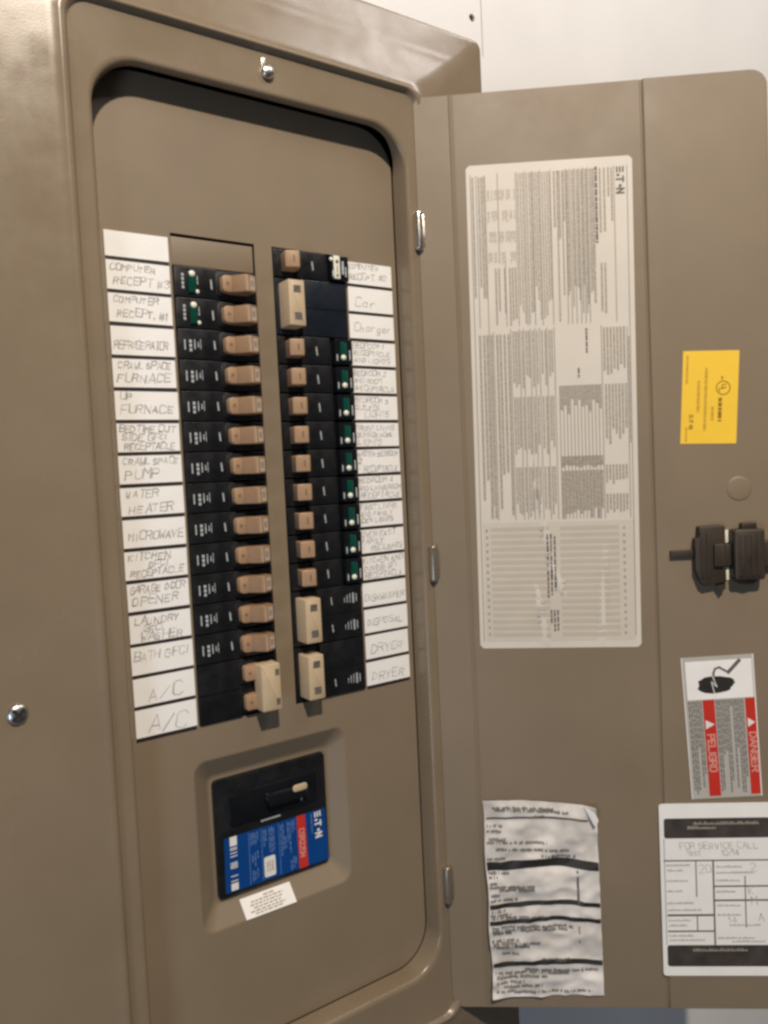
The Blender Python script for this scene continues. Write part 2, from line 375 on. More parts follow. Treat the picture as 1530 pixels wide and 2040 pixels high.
# the sliding latch
b = MB(DOOR)
b.slab([(246, -105), (250, -116), (254, -119.5), (273.5, -116), (273.5, -64), (270, -62.5), (249.5, -63.5), (249.5, -73), (245.5, -75), (245.5, -104)], 0, 9, 1.2)
b.slab([(263, -116), (272, -104), (272.5, -122), (269.5, -126)], 0, 6, 0.8)
b.slab(rrect(262, 271.5, -101, -80, 1, 3), 9, 12.5, 0.8); b.box(250.5, 253, -112, -68, 8.8, 10.2, 0.4); b.box(256, 258.5, -112, -68, 8.8, 10.2, 0.4)
sl = b.build('latch_slide', 'latch', door)
b = MB(DOOR); b.box(224.5, 246, -92, -85.5, 0.2, 4.0, 0.6); b.build('latch_bolt', 'latch', door)
b = MB(DOOR); b.slab(rrect(279.5, 307.5, -114.5, -67, 3, 4), 0, 14, 2.2); b.slab(rrect(289, 303, -68, -61.5, 1.5, 2), 0, 7, 0.8); b.slab(rrect(306, 321, -104, -79, 2, 3), 0, 8, 1.2); b.slab(rrect(273, 281, -101, -81, 1, 2), 0, 6, 0.5)
b.slab([(279.5, -112)]+[(281.5+3*k, -114-6.5*math.sin(math.pi*(k+0.5)/8)) for k in range(8)]+[(305, -112)], 0, 9, 0.8)
for k in range(4): b.box(283.5+5.4*k, 286.3+5.4*k, -110.5, -71.5, 13.6, 15.0, 0.5)
b.build('latch_knob', 'latch', door)
for v0 in (-80.0, -115.5):
    b = MB(DOOR); b.box(274.3, 278.6, v0, v0+12, 0.0, 1.2, 0.2); b.build('latch_slot_fill', 'whiteplastic', door)  # tabs added in place of see-through slots, pale like the wall behind

# hinges on the seam between trim and door
for k, (za, zb_, mt) in enumerate(((248, 211, 'silver'), (-71, -107, 'hinge'), (-391, -429, 'hinge'))):
    b = MB(); cx, cy, rr = 152.2, 24.6, 4.3
    pr = []
    for zz, s_ in ((za, 0.55), (za-1.2, 0.95), (za-2.5, 1), (zb_+2.5, 1), (zb_+1.2, 0.95), (zb_, 0.55)):
        pr.append([PANEL(cx+rr*s_*math.cos(2*math.pi*i/16), zz, cy+rr*s_*math.sin(2*math.pi*i/16)) for i in range(16)])
    b.loft(pr, True, True); h_ = b.build('hinge', mt, panel, smooth=50)
    lf = MB(DOOR); lf.slab([(1.5, zb_+1), (5.6, zb_+5), (5.9, (za+zb_)/2), (5.4, za-4), (1.5, za-1)], -1.2, 0.6, 0.3); lf.build('hinge_leaf', 'hinge' if k else 'silver', h_)

# ------------------------------------------------------------------ the paper circuit labels
LEFT = [('', []), ('COMPUTER RECEPT #3', [('COMPUTER', 3, 15.2, 4.6), ('RECEPT #3', 5, 4.5, 5.6)]), ('COMPUTER RECEPT. #1', [('COMPUTER', 4, 15.6, 4.6), ('RECEPT. #1', 6, 4.8, 5.6)]),
        ('REFRIGERATOR', [('REFRIGERATOR', 2, 5.2, 5.8)]), ('CRAWL SPACE FURNACE', [('CRAWL SPACE', 4, 14.5, 5.2), ('FURNACE', 3, 4.2, 6.4)]), ('UP FURNACE', [('UP', 4, 16.0, 5.4), ('FURNACE', 4, 5.0, 6.4)]),
        ('BEDTIME OUT SIDE GFCI', [('BEDTIME OUT', 2, 15.8, 4.8), ('SIDE GFCI', 4, 8.8, 4.8), ('RECEPTACLE', 5, 1.6, 5.2)]), ('CRAWL SPACE PUMP', [('CRAWL SPACE', 3, 15.0, 5.0), ('PUMP', 4, 4.0, 7.6)]),
        ('WATER HEATER', [('WATER', 4, 14.5, 5.4), ('HEATER', 6, 2.4, 6.2)]), ('MICROWAVE', [('MICROWAVE', 4, 6.5, 6.0)]), ('KITCHEN GFCI RECEPTACLE', [('KITCHEN', 3, 15.5, 5.2), ('GFCI', 19, 9.2, 4.8), ('RECEPTACLE', 4, 2.0, 5.4)]),
        ('GARAGE DOOR OPENER', [('GARAGE DOOR', 2, 14.5, 5.4), ('OPENER', 3, 4.6, 6.6)]), ('LAUNDRY GFCI WASHER', [('LAUNDRY', 4, 14.5, 5.4), ('GFCI', 11, 8.0, 4.8), ('WASHER', 8, 0.9, 6.0)]),
        ('BATH GFCI', [('BATH GFCI', 2, 11.5, 6.4)]), ('A/C', [('A/C', 11, 3.0, 10.0)]), ('A/C', [('A/C', 10, 2.2, 11.0)])]
RIGHT = [('COMPUTER RECEPT. #2', [('COMPUTER', 1.5, 14.0, 4.4), ('RECEPT. #2', 2, 4.2, 5.0)]), ('Car', [('Car', 7, 4.5, 9.0)]), ('Charger', [('Charger', 5, 6.5, 8.0)]),
         ('BEDROOM 1 LIGHTS', [('BEDROOM 1', 1.5, 16.2, 4.6), ('RECEPTACLE', 2, 10.0, 4.4), ('AND LIGHTS', 3, 3.2, 4.6)]), ('BEDROOM 2 AND', [('BEDROOM 2', 1.5, 15.8, 4.6), ('AND ROOM', 2, 9.4, 4.2), ('RECEPTACLE', 2.5, 1.6, 4.8)]),
         ('BEDROOM 3', [('BEDROOM 3', 1.5, 15.8, 4.6), ('OUTLETS', 2, 9.4, 4.2), ('LIGHTS', 12, 2.0, 5.0)]), ('FRONT LIVING AND OUTSIDE', [('FRONT LIVING', 1.0, 15.2, 4.4), ('OUTSIDE HOME', 1.5, 9.0, 4.0), ('LIGHTS', 3, 1.6, 5.0)]),
         ('MASTER BEDROOM', [('MASTER BEDROOM', 1.0, 15.8, 4.2), ('2', 2, 9.0, 4.6), ('RECEPTACLE', 8, 1.4, 5.2)]), ('BEDROOM 4 AND LIVING', [('BEDROOM 4', 1.5, 15.8, 4.8), ('AND LIVING ROOM', 2, 9.4, 4.2), ('RECEPTACLE', 3, 2.0, 5.0)]),
         ('LIVING FAMILY', [('FIRST LIVING', 1.5, 16.0, 4.4), ('AND FAMILY', 2, 10.0, 4.2), ('DEN LIGHTS', 3, 3.6, 4.4)]), ('OVER EAST FAMILY', [('OVER EAST', 1.5, 15.4, 4.8), ('FAMILY', 2, 9.4, 4.4), ('REC LIGHTS', 12, 2.0, 4.6)]),
         ('KITCHEN AND DINING', [('KITCHEN AND', 2, 15.6, 4.8), ('DINING GFI', 3, 8.6, 4.8), ('RECEPTACLE', 4, 1.4, 5.2)]), ('DISHWASHER', [('DISHWASHER', 2, 5.0, 5.4)]), ('DISPOSAL', [('DISPOSAL', 3, 7.0, 5.8)]),
         ('DRYER', [('DRYER', 6, 5.0, 7.6)]), ('DRYER', [('DRYER', 6, 4.0, 8.0)])]
PITCH = 25.4
def paper_label(side, i, txt, lines):
    sgn = -1 if side == 'left' else 1
    zt_, zb_ = (8-i)*PITCH-1.5, (8-i-1)*PITCH+1.6
    if i == 0: zt_ = 199.2 if side == 'left' else 199.4
    x0, x1 = (-134.8, -84.3) if sgn < 0 else (84.6, 134.8)
    x0 += jig(0.35); x1 += jig(0.35)
    same = [t for t, _ in LEFT+RIGHT].count(txt)
    if not txt: lab = 'blank white paper strip at the top of the left column'
    elif same > 1:
        other = {('A/C', 14): 'upper', ('A/C', 15): 'lowest', ('DRYER', 14): 'upper', ('DRYER', 15): 'lowest'}[(txt, i)]
        lab = f'{other} of the two white paper strips with {txt} handwritten in pencil'
    else:
        if 'COMPUTER' in txt and side == 'left': lab = f'white paper strip handwritten {txt}, {"second" if i == 1 else "third"} strip from the top on the left'
        elif side == 'left' and i == 6: lab = 'white paper strip with three crowded pencil lines, seventh from the top in the left column'
        else: lab = f'white paper strip handwritten {txt} in the {side} column' if side == 'left' or i in (0, 1, 2, 12, 13) else \
              f'white paper strip with crowded pencil writing, {["","","","fourth","fifth","sixth","seventh","eighth","ninth","tenth","eleventh","twelfth"][i]} from the top in the right column'
    t = thing('circuit_label', ((x0+x1)/2, 0, zb_), lab, 'label', 'handwritten circuit labels beside the breakers')
    rot = jig(0.006)
    loop = []
    for u, v in ((x0, zb_), (x1, zb_), (x1, zt_), (x0, zt_)):
        loop.append((u-(v-zb_)*rot, v+(u-x0)*rot*0.6+jig(0.15)))
    b = MB(); b.slab(loop, 0.36, 0.62); b.build('paper_strip', 'paper', t, smooth=20)
    if lines:
        b = MB()
        for s_, ox, oy, h in lines:
            wmax = (x1-x0)-ox-2
            width = sum(0.7*0.7 if c == ' ' else (0.72*0.7 if c in 'I.1' else 0.72*1.35) for c in s_)*h
            wf = 0.72*min(1.0, wmax/width)
            tilt = jig(0.02)
            letters(b, s_, lambda x, y: (x0+ox+x, zb_+oy+y+x*tilt), h, wf, 0.80 if sgn < 0 else 0.66, 0.70, 0.7 if s_[0] == 'C' and s_[1:2].islower() else 1.5, 0.18)
        b.build('handwriting', 'pencil', t, recalc=False)
for i, (t_, l_) in enumerate(LEFT): paper_label('left', i, t_, l_)
for i, (t_, l_) in enumerate(RIGHT): paper_label('right', i, t_, l_)

# ------------------------------------------------------------------ circuit breakers (built once per kind around their own row, then copied)
Z00 = Vector((0, 0, 0))
def part(mb, name, mt, smooth=30): me = mb.mesh(name, Z00, smooth); me.materials.append(M[mt]); return (name, me, [])
def pol(F, kind, rows):
    """parts of one breaker: F frame (u outward), rows = list of row offsets; kind = bank + type"""
    ps = []; h = 12.35
    top, bot = rows[0]*PITCH+h, rows[-1]*PITCH-h
    left = kind[0] == 'L'
    b = MB(F)
    if left:
        b.box(44, 81.6, bot, top, -20, 2.2, 0.9); b.box(9.4, 44.2, bot+0.3, top-0.3, -20, 0.6, 0.8)
        for r_ in rows: b.box(37.5, 46.5, r_*PITCH-9.4, r_*PITCH+9.4, 0, 3.0, 0.7)
    elif 'arc' in kind:
        b.box(30, 61.4, bot, top, -20, 2.6, 0.9); b.box(9.2, 30.2, bot+0.3, top-0.3, -20, 0.4, 0.8); b.box(61, 64.8, bot+0.3, top-0.3, -20, -1.5)
    else:
        b.box(34, 81.8, bot, top, -20, 2.6, 0.9); b.box(9.2, 34.2, bot+0.3, top-0.3, -20, 0.4, 0.8)
    bd = part(b, 'body', 'black' if left or 'two' not in kind else 'navy' if 'plain' in kind else 'black'); ps.append(bd)
    if len(rows) == 2:                                   # the joint line between the two poles
        b = MB(F); b.box(46 if left else 35, 81.0, rows[1]*PITCH+PITCH/2-0.5, rows[1]*PITCH+PITCH/2+0.5, 2.2, 2.75); ps.append(part(b, 'pole_joint', 'gloss'))
    if kind == 'Rarc' or kind == 'Rwhite_arc':
        b = MB(F); b.slab(rrect(64.6, 83.6, bot+0.6, top-0.6, 1.5, 2), -18, 5.6, 1.3); ps.append(part(b, 'trip_module', 'gloss'))
    hh = 7.2
    if len(rows) == 1:
        z = rows[0]*PITCH
        b = MB(F)
        if left:
            prof = [(17.2, -1), (15.0, 13.6), (16.0, 14.6), (24.2, 17.8), (25.6, 17.6), (34.6, 9.0), (35.0, -1)]
        else:
            prof = [(17.0, -1), (14.0, 13.8), (14.9, 14.8), (25.4, 17.8), (26.6, 17.2), (29.8, 9.8), (30.4, -1)]
        def sec(zz, k): 
            cx = sum(p[0] for p in prof)/len(prof)
            return [F(cx+(p[0]-cx)*k, zz, p[1]-(1-k)*4 if p[1] > 0 else p[1]) for p in prof]
        b.loft([sec(z-hh, 0.93), sec(z-hh+0.4, 0.98), sec(z-hh+1.0, 1), sec(z+hh-1.0, 1), sec(z+hh-0.4, 0.98), sec(z+hh, 0.93)], True, True)
        hd = part(b, 'handle', 'tan_shaded' if left else 'tan', 40)
        b = MB(F)
        def tip(k, zz): return F(15.6+(24.4-15.6)*k, zz, 14.45+(17.75-14.45)*k+0.12)
        if left:
            b.face([tip(0.12, z-5.4), tip(0.72, z-5.4), tip(0.72, z+5.4), tip(0.12, z+5.4)]); hd[2].append(part(b, 'end_patch', 'grey_cap', None))
            b = MB(F)
            for k in (0.28, 0.48):
                b.face([F(15.6+8.8*k, z-2.6, 14.45+3.3*k+0.26), F(15.6+8.8*(k+0.1), z-2.6, 14.45+3.3*(k+0.1)+0.26), F(15.6+8.8*(k+0.1), z+2.6, 14.45+3.3*(k+0.1)+0.26), F(15.6+8.8*k, z+2.6, 14.45+3.3*k+0.26)])
            hd[2].append(part(b, 'amp_rating', 'handle_ink', None))
            b = MB(F); b.slab([(34.4, z-7), (40.2, z-7), (42.2, z-6.0), (43.0, z-4.4), (43.0, z+4.4), (42.2, z+6.0), (40.2, z+7), (34.4, z+7)], -1, 9.2, 1.0); hd[2].append(part(b, 'handle_base', 'tan', 35))
            b = MB(F); b.disc(38.6, z, 1.5, 9.3); hd[2].append(part(b, 'rating_dot', 'handle_ink', None))
            b = MB(F); b.face([F(24.0, z-6.3, 17.86), F(25.9, z-6.3, 17.5), F(25.9, z+6.3, 17.5), F(24.0, z+6.3, 17.86)]); hd[2].append(part(b, 'edge_highlight', 'cream', None))  # light caught along the ridge, laid on as a cream strip
        else:
            for k0, k1, w_ in ((0.30, 0.40, 2.8), (0.52, 0.72, 3.0)):
                b.face([tip(k0, z-w_), tip(k1, z-w_), tip(k1, z+w_), tip(k0, z+w_)])
            hd[2].append(part(b, 'amp_rating', 'handle_ink', None))
        ps.append(hd)
    else:
        za, zc = rows[0]*PITCH, rows[1]*PITCH
        b = MB(F)
        if left:
            b.slab(rrect(15.0, 33.0, zc-7.4, za+7.4, 1.2, 3), 6, 20.5, 1.4)
            bar = part(b, 'tie_bar', 'cream', 35)
            for z in (za, zc):
                b = MB(F); b.slab(rrect(27, 42.6, z-6.8, z+6.8, 2.2, 3), -1, 8.2, 1.2); bar[2].append(part(b, 'handle_base', 'tan', 35))
                b = MB(F); b.disc(37.8, z, 1.4, 8.3); bar[2].append(part(b, 'rating_dot', 'handle_ink', None))
                b = MB(F); b.rect(16.4, 20.2, z-2.8, z+2.8, 20.6); bar[2].append(part(b, 'amp_rating', 'mid_ink', None))
        else:
            b.slab(rrect(13.2, 29.0, zc-7.2, za+7.0, 1.0, 3), -1, 18.6, 1.2)
            bar = part(b, 'tie_bar', 'cream', 35)
            for z in (za-1, zc+1):
                b = MB(F); b.rect(18.0, 25.0, z-3.2, z+3.2, 18.72); bar[2].append(part(b, 'rating_window', 'mid_ink', None))
        ps.append(bar)
    # white pad-printed marks
    b = MB(F)
    for r_ in rows:
        z = r_*PITCH
        if kind == 'Lsingle':
            b.rect(75.4, 76.5, z-4.8, z+3.4, 2.3)
            for zz in (-6.0, -2.6, 0.9): b.rect(70.0, 72.2, z+zz, z+zz+2.6, 2.3)
            b.rect(67.0, 68.0, z-4.2, z+3.8, 2.3); b.rect(64.0, 64.9, z-2.5, z+2.0, 2.3); b.rect(62.2, 62.8, z-4.0, z+4.2, 2.3)
            b.stroke([(50.4, z-3.4), (50.9, z+2.8)], 1.3, 3.1)
        elif kind == 'Larc':
            for zz in (-6.0, -2.6, 0.8, 4.0): b.rect(73.6, 75.6, z+zz, z+zz+2.4, 2.3)
            b.rect(61.8, 62.6, z-1.5, z+5.5, 2.3); b.stroke([(50.4, z-4.4), (50.8, z+2.6)], 1.3, 3.1)
        elif kind in ('Rarc', 'Rwhite_arc'):
            b.stroke([(47.2, z-3.6), (46.6, z+3.2)], 1.3, 2.7); b.rect(79.4, 80.8, z-7.5, z+1.5, 5.7); b.rect(65.9, 67.1, z-8.5, z-2.5, 5.7)
        elif kind == 'Rtwo_print' or (kind == 'Rtwo_half' and r_ == rows[-1]):
            b.stroke([(49.2, z-3.8), (48.6, z+2.6)], 1.0, 2.7)
            for u_, a0, a1, w_ in ((62.5, -3.5, 1.0, .7), (65.4, -4.0, 3.2, .8), (68.4, -4.2, 4.2, .8), (71.4, -5.0, 4.6, 1.8), (75.2, -4.0, 3.5, .9)): b.rect(u_, u_+w_, z+a0, z+a1, 2.7)
    if b.v: bd[2].append(part(b, 'printed_marks', 'white_mark', None))
    z = rows[0]*PITCH
    if kind == 'Larc':
        b = MB(F); b.slab(rrect(64.2, 70.4, z-9.2, z+7.8, 1.0, 3), 2, 4.4, 0.9); ps.append(part(b, 'test_button', 'green', 40))
        b = MB(F); b.dome(67.2, z+6.2, 2.7, 3.6, 2.0, 16); ps.append(part(b, 'indicator_dome', 'whiteplastic', 60))
        b = MB(F); b.dome(62.6, z-7.6, 1.7, 2.0, 1.2, 14); ps.append(part(b, 'indicator_dot', 'whiteplastic', 60))
    if kind == 'Rarc':
        b = MB(F); b.slab(rrect(69.8, 76.6, z-9.0, z+8.6, 1.2, 3), 5, 7.4, 1.2)
        ps.append(part(b, 'test_button', 'green', 40))
        b = MB(F); b.dome(72.2, z-5.6, 2.6, 6.8, 2.2, 16); ps.append(part(b, 'indicator_dome', 'whiteplastic', 60))
    if kind == 'Rwhite_arc':
        b = MB(F); b.slab(rrect(67.2, 73.6, z-10.2, z+10.6, 0.8, 2), 5, 7.0, 0.7); ps.append(part(b, 'test_button', 'whiteplastic', 40))
        b = MB(F); b.disc(70.2, z+5.2, 1.7, 7.15); b.disc(70.2, z-7.2, 1.2, 7.15); b.stroke([(70.2, z+1.5), (70.2, z-4)], 0.7, 7.15); ps.append(part(b, 'button_mark', 'mid_ink', None))
        b = MB(F); b.dome(65.2, z+7.4, 1.9, 5.2, 1.5, 14); ps.append(part(b, 'indicator_dot', 'whiteplastic', 60))
        b = MB(F); b.rect(75.8, 78.2, z-5.5, z+6.5, 5.72); ps.append(part(b, 'side_mark', 'white_mark', None))
    return ps
def plant(ps, zrow, sgn, label, group):
    t = thing('circuit_breaker', (sgn*45, 0, zrow), label, 'circuit breaker', group)
    for name, me, subs in ps:
        o = bpy.data.objects.new(name, me); COL.objects.link(o); o.parent = t; o.location = (-sgn*0.045, 0, 0)
        for n2, me2, _ in subs:
            c = bpy.data.objects.new(n2, me2); COL.objects.link(c); c.parent = o
            if n2 in ('printed_marks', 'amp_rating'): c['kind'] = 'stuff'
KINDS = {}
for k, F, rows in (('Lsingle', MIR, [0]), ('Larc', MIR, [0]), ('Ltwo', MIR, [0, -1]), ('Rwhite_arc', PANEL, [0]), ('Rarc', PANEL, [0]), ('Rtwo_plain', PANEL, [0, -1]), ('Rtwo_print', PANEL, [0, -1]), ('Rtwo_half', PANEL, [0, -1])):
    KINDS[k] = pol(F, k, rows)
zr = lambda i: (7.5-i)*PITCH
GLb, GRb = 'single breakers of the left bank', 'single breakers of the right bank'
for i in (1, 2): plant(KINDS['Larc'], zr(i), -1, f'{"upper" if i == 1 else "lower"} of the two left breakers with green test buttons', 'green button breakers of the left bank')
for i in range(3, 14): plant(KINDS['Lsingle'], zr(i), -1, 'black breaker with tan handle beside the seventh left label, above the CRAWL SPACE PUMP breaker' if i == 6 else f'black breaker with tan handle beside the {LEFT[i][0]} label', GLb)
plant(KINDS['Ltwo'], zr(14), -1, 'double black breaker with notched cream tie bar beside the A/C labels', 'double breakers')
plant(KINDS['Rwhite_arc'], zr(0), 1, 'black breaker with white test button at top of right bank', GRb)
plant(KINDS['Rtwo_plain'], zr(1), 1, 'unprinted double breaker with cream bar beside the Car Charger labels', 'double breakers')
ORD = ['first', 'second', 'third', 'fourth', 'fifth', 'sixth', 'seventh', 'eighth', 'ninth']
for k, i in enumerate(range(3, 12)): plant(KINDS['Rarc'], zr(i), 1, f'black breaker with green test button, {ORD[k]} from top of nine in right bank', 'green button breakers of the right bank')
plant(KINDS['Rtwo_print'], zr(12), 1, 'double breaker with cream bar beside the DISHWASHER and DISPOSAL labels', 'double breakers')
plant(KINDS['Rtwo_half'], zr(14), 1, 'double breaker with cream bar beside the two DRYER labels', 'double breakers')

# ------------------------------------------------------------------ the main switch
ms = thing('main_breaker', (-16, 0, -362), 'large black main breaker with blue and red printed label in recessed pocket', 'main breaker')
F8 = off(PANEL, 0, 0, -8.0)
b = MB(F8); b.slab(rrect(-71.0, 39.0, -361.5, -256.8, 4, 4), -30, 0, 1.6); b.build('body', 'black', ms)
b = MB(F8); b.slab(rrect(-58, 30, -300, -272, 4, 3), -0.5, 1.6, 1.2); b.build('handle_guard', 'gloss', ms)
b = MB(F8); b.slab(rrect(-24, 16, -290, -279, 2.5, 4), 1.4, 9.0, 2.2); tg = b.build('toggle_handle', 'gloss', ms, smooth=40)
b = MB(F8); b.slab(rrect(0.0, 14.5, -282.2, -276.0, 2.6, 4), 8.8, 9.8, 0.5); b.build('handle_glint', 'cream', tg)  # glint on the toggle, modelled as a thin cream piece
b = MB(F8); b.stroke([(11.8, -294.5), (11.8, -289)], 1.6, 1.75); b.stroke([(-28, -303.2), (-10, -303.2)], 1.4, 0.2); b.build('white_mark', 'white_mark', ms, recalc=False)
q = Quad4(F8, (-63.8, -308.8), (36.2, -309.2), (37.6, -359.0), (-64.8, -357.2))
lab_ = MB(F8); lab_.slab([tuple(q.uv(*p)) for p in ((0, 1), (1, 1), (1, 0), (0, 0))], 0.02, 0.25); bl = lab_.build('blue_label', 'blue', ms, smooth=20)
b = MB(F8); qrect(b, q, 0.70, 0.788, 0.0, 1.0, 0.32); b.build('red_band', 'red', ms, recalc=False)
b = MB(F8); qrect(b, q, 0.05, 0.115, 0.0, 0.17, 0.34); qrect(b, q, 0.05, 0.115, 0.85, 0.98, 0.34)
for bb in [0.2+0.03*k for k in range(21)]:
    if random.random() < 0.62: qrect(b, q, 0.05, 0.115, bb, bb+0.017, 0.34)
b.build('barcode', 'whiteprint', ms, recalc=False)
b = MB(F8); qp = [(q.uv(0.36, 0.58), q.uv(0.465, 0.95))]; b.slab(rrect(q.uv(0.36, 0).x, q.uv(0.47, 0).x, q.uv(0, 0.96).y, q.uv(0, 0.58).y, 1.6, 3), 0.28, 0.36); cs = b.build('white_seal', 'whiteprint', ms, smooth=20)
b = MB(F8)
for a in (0.385, 0.41, 0.435): fineprint(b, q, a, a+0.012, 0.66, 0.88, 1, 0.46, True, 0.2)
b.build('seal_print', 'grey_ink', cs, recalc=False)
b = MB(F8)
for a in (0.225, 0.345, 0.515): qrect(b, q, a, a+0.006, 0.02, 0.98, 0.34)
for a, b0, b1 in ((0.245, .05, .3), (0.265, .04, .28), (0.285, .06, .30), (0.305, .04, .22), (0.25, .45, .62), (0.275, .42, .7), (0.30, .4, .55), (0.25, .74, .95), (0.27, .76, .93), (0.295, .72, .9), (0.365, .05, .4), (0.385, .06, .3), (0.42, .05, .5), (0.44, .04, .52), (0.46, .06, .5), (0.535, .06, .66), (0.555, .05, .60), (0.575, .3, .55), (0.60, .05, .45), (0.62, .06, .7), (0.645, .05, .3), (0.665, .04, .25), (0.62, .78, .98), (0.645, .72, .96), (0.665, .74, .9)):
    fineprint(b, q, a, a+0.011, b0, b1, 1, 0.34, True, 0.12)
fineprint(b, q, 0.845, 0.857, 0.04, 0.42, 1, 0.34, True, 0.05); b.build('fine_print', 'lightblue', ms, recalc=False)
def logo(mb, q, a, b0, h, n, sw, step):
    """E A T O N running down the sticker with its tops to the right"""
    W, Hh = q.size(); c = q.uv(a, b0); d = (q.uv(a, b0+0.01)-c).normalized(); e = Vector((-d.y, d.x))
    put0 = lambda x, y: tuple(c+d*x+e*y)
    x = 0
    for g in ('E', 'A', 'T', 'O', 'N'):
        put = lambda px, py, x=x: put0(x+px, py)
        if g == 'E':
            for yy in (0.08, 0.5, 0.92): mb.stroke([put(0, h*yy), put(h*0.62, h*yy)], sw, n)
        elif g == 'A': mb.flat([put(0, 0), put(h*0.32, 0), put(h*0.32, h*0.45), put(0, h*0.45)], n)
        elif g == 'T': mb.stroke([put(-h*.1, h*0.92), put(h*0.65, h*0.92)], sw, n); mb.stroke([put(h*0.3, 0), put(h*0.3, h)], sw, n)
        elif g == 'O': mb.flat([put(h*.05+h*0.24*(1+math.cos(-t*0.7854)), h*0.5+h*0.24*math.sin(-t*0.7854)) for t in range(8)], n)
        else: mb.stroke([put(0, 0), put(0, h), put(h*0.6, 0), put(h*0.6, h)], sw, n)
        x += h*(0.42 if g == 'A' else 0.66 if g == 'O' else 0.88)*step
b = MB(F8); logo(b, q, 0.885, 0.04, 6.2, 0.36, 1.5, 1.12); b.build('logo_print', 'whiteprint', ms, recalc=False)
b = MB(F8)
c0 = q.uv(0.745, 0.26); letters(b, 'CSR225N', lambda x, y: (c0.x-2.4+y, c0.y-x), 4.8, 0.62, 1.0, 0.42, 0.0, 0.0, 0.28); b.build('rating_print', 'pink', ms, recalc=False)

# small white sticker on the lower slope of the pocket
def slope(u, t, lift=0.0):                                       # t 0..1 down the lower slope of the pocket
    return PANEL(u, -367.2-13.7*t, -9.6+8.76*t) + Vector((0, -0.84, 0.537))*(0.5+lift)
class SlopeF:
    def __call__(s, u, v, n=0): return slope(u, v, n)
sk = thing('white_sticker', (-28, -5, -388), 'small white printed sticker under the main breaker', 'sticker')
SQ = SlopeF(); b = MB(SQ); b.slab([(-50.6, 1.1), (-2.0, 1.14), (-3.8, 0.02), (-52.6, 0.0)], -0.4, 0.25); b.build('sticker_film', 'paper', sk, smooth=20)
b = MB(SQ)
for t in (0.14, 0.30, 0.46, 0.62, 0.78, 0.92):
    x = -43 + (12 if t < 0.2 else jig(3)); xe = -12 - (8 if t < 0.2 else abs(jig(4)))
    while x < xe:
        wl = random.uniform(2, 5); b.flat([(x, t+0.08), (min(x+wl, xe), t+0.08), (min(x+wl, xe), t), (x, t)], 0.32); x += wl+0.9
b.build('fine_print', 'grey_ink', sk, recalc=False)

# ------------------------------------------------------------------ stickers and papers on the door
DS = off(DOOR, 0, 0, -1.5)               # hinge-side face of the door
DR = DOOR                                # free-side face stands 1.5 mm proud
# 1. the tall wiring chart
ch = thing('wiring_chart', DOOR(121, -176, 0), 'tall cream wiring chart with columns of fine print on inside of open door', 'chart')
def wr(u, v):                             # creases in the film
    f = 0.0
    for (x0_, y0_, x1_, y1_, hh_, ww) in ((101, -10, 113, -96, 1.0, 3.2), (113, -96, 124, -125, 1.3, 4), (98, -115, 107, -176, 0.9, 3), (165, -80, 158, -176, 0.5, 4), (105, 40, 101, -10, 0.5, 3)):
        dx, dy = x1_-x0_, y1_-y0_; t = ((u-x0_)*dx+(v-y0_)*dy)/(dx*dx+dy*dy)
        if -0.05 < t < 1.05:
            d_ = abs((u-x0_)*dy-(v-y0_)*dx)/math.hypot(dx, dy)
            if d_ < ww: f = max(f, 2.0*hh_*(math.cos(d_/ww*math.pi)*0.5+0.5)*min(1, (t+0.05)*6, (1.05-t)*6))
    return f
class Bent:
    """frame whose normal offset follows a crease function"""
    def __init__(s, f, fn): s.f, s.fn = f, fn
    def __call__(s, u, v, n=0.0): return s.f(u, v, n+(s.fn(u, v) if n > 0.1 else 0))
qb = Quad4(DS, (46.8, 287.0), (201.2, 285.6), (196.0, -177.6), (42.0, -174.4))
BF = Bent(DS, wr)
b = MB(BF); NU, NV = 62, 150
loops_ = []
for j in range(NV+1):
    bb = j/NV; row = []
    for i in range(NU+1):
        aa = i/NU
        # rounded corners
        v_ = bb*463; rr = 3.2; dv = min(v_, 463-v_); ins = 0 if dv > rr else (rr-math.sqrt(max(rr*rr-(rr-dv)**2, 0)))/154
        p = qb.uv(ins+(1-2*ins)*aa, bb); row.append(BF(p.x, p.y, 0.25))
    loops_.append(row)
b.loft(loops_, closed=False)
b.build('chart_sheet', 'sheet', ch, smooth=60)
def sub(mb, q, a0, a1, b0, b1, n, k=1):   # subdivided flat so print follows creases
    for i in range(k):
        c0_, c1_ = b0+(b1-b0)*i/k, b0+(b1-b0)*(i+1)/k
        qrect(mb, q, a0, a1, c0_, c1_, n)
b = MB(BF); sub(b, qb, 0.04, 0.965, 0.735, 0.985, 0.34, 40); b.build('table_field', 'shade', ch, recalc=False)
b = MB(BF)
for k in range(17):
    b0 = 0.745+k*0.0139
    for a0, a1 in ((0.085, 0.445), (0.515, 0.875)):
        for s_ in range(12): qrect(b, qb, a0+(a1-a0)*s_/12, a0+(a1-a0)*(s_+1)/12, b0, b0+0.0082, 0.43)
b.build('table_rows', 'row', ch, recalc=False)
b = MB(BF)
rules = [(0.026, .018, .985), (0.968, .018, .975), (0.06, .021, .33), (.114, .021, .70), (.19, .018, .2), (.30, .018, .33), (.354, .018, .33), (.40, .018, .33), (.446, .018, .33), (.51, .018, .33), (.60, .018, .33), (.624, .018, .33), (.652, .018, .33), (.68, .018, .33), (.706, .018, .33), (.732, .018, .33), (.89, .018, .33), (.225, .195, .33)]
for k in (.245, .30, .325, .365, .392, .42, .465, .51): rules.append((k, .335, .73))
for k in range(12): rules.append((.535+k*.0215, .455, .73))
rules += [(.795, .335, .73), (.95, .34, .73), (.14, .34, .73)]
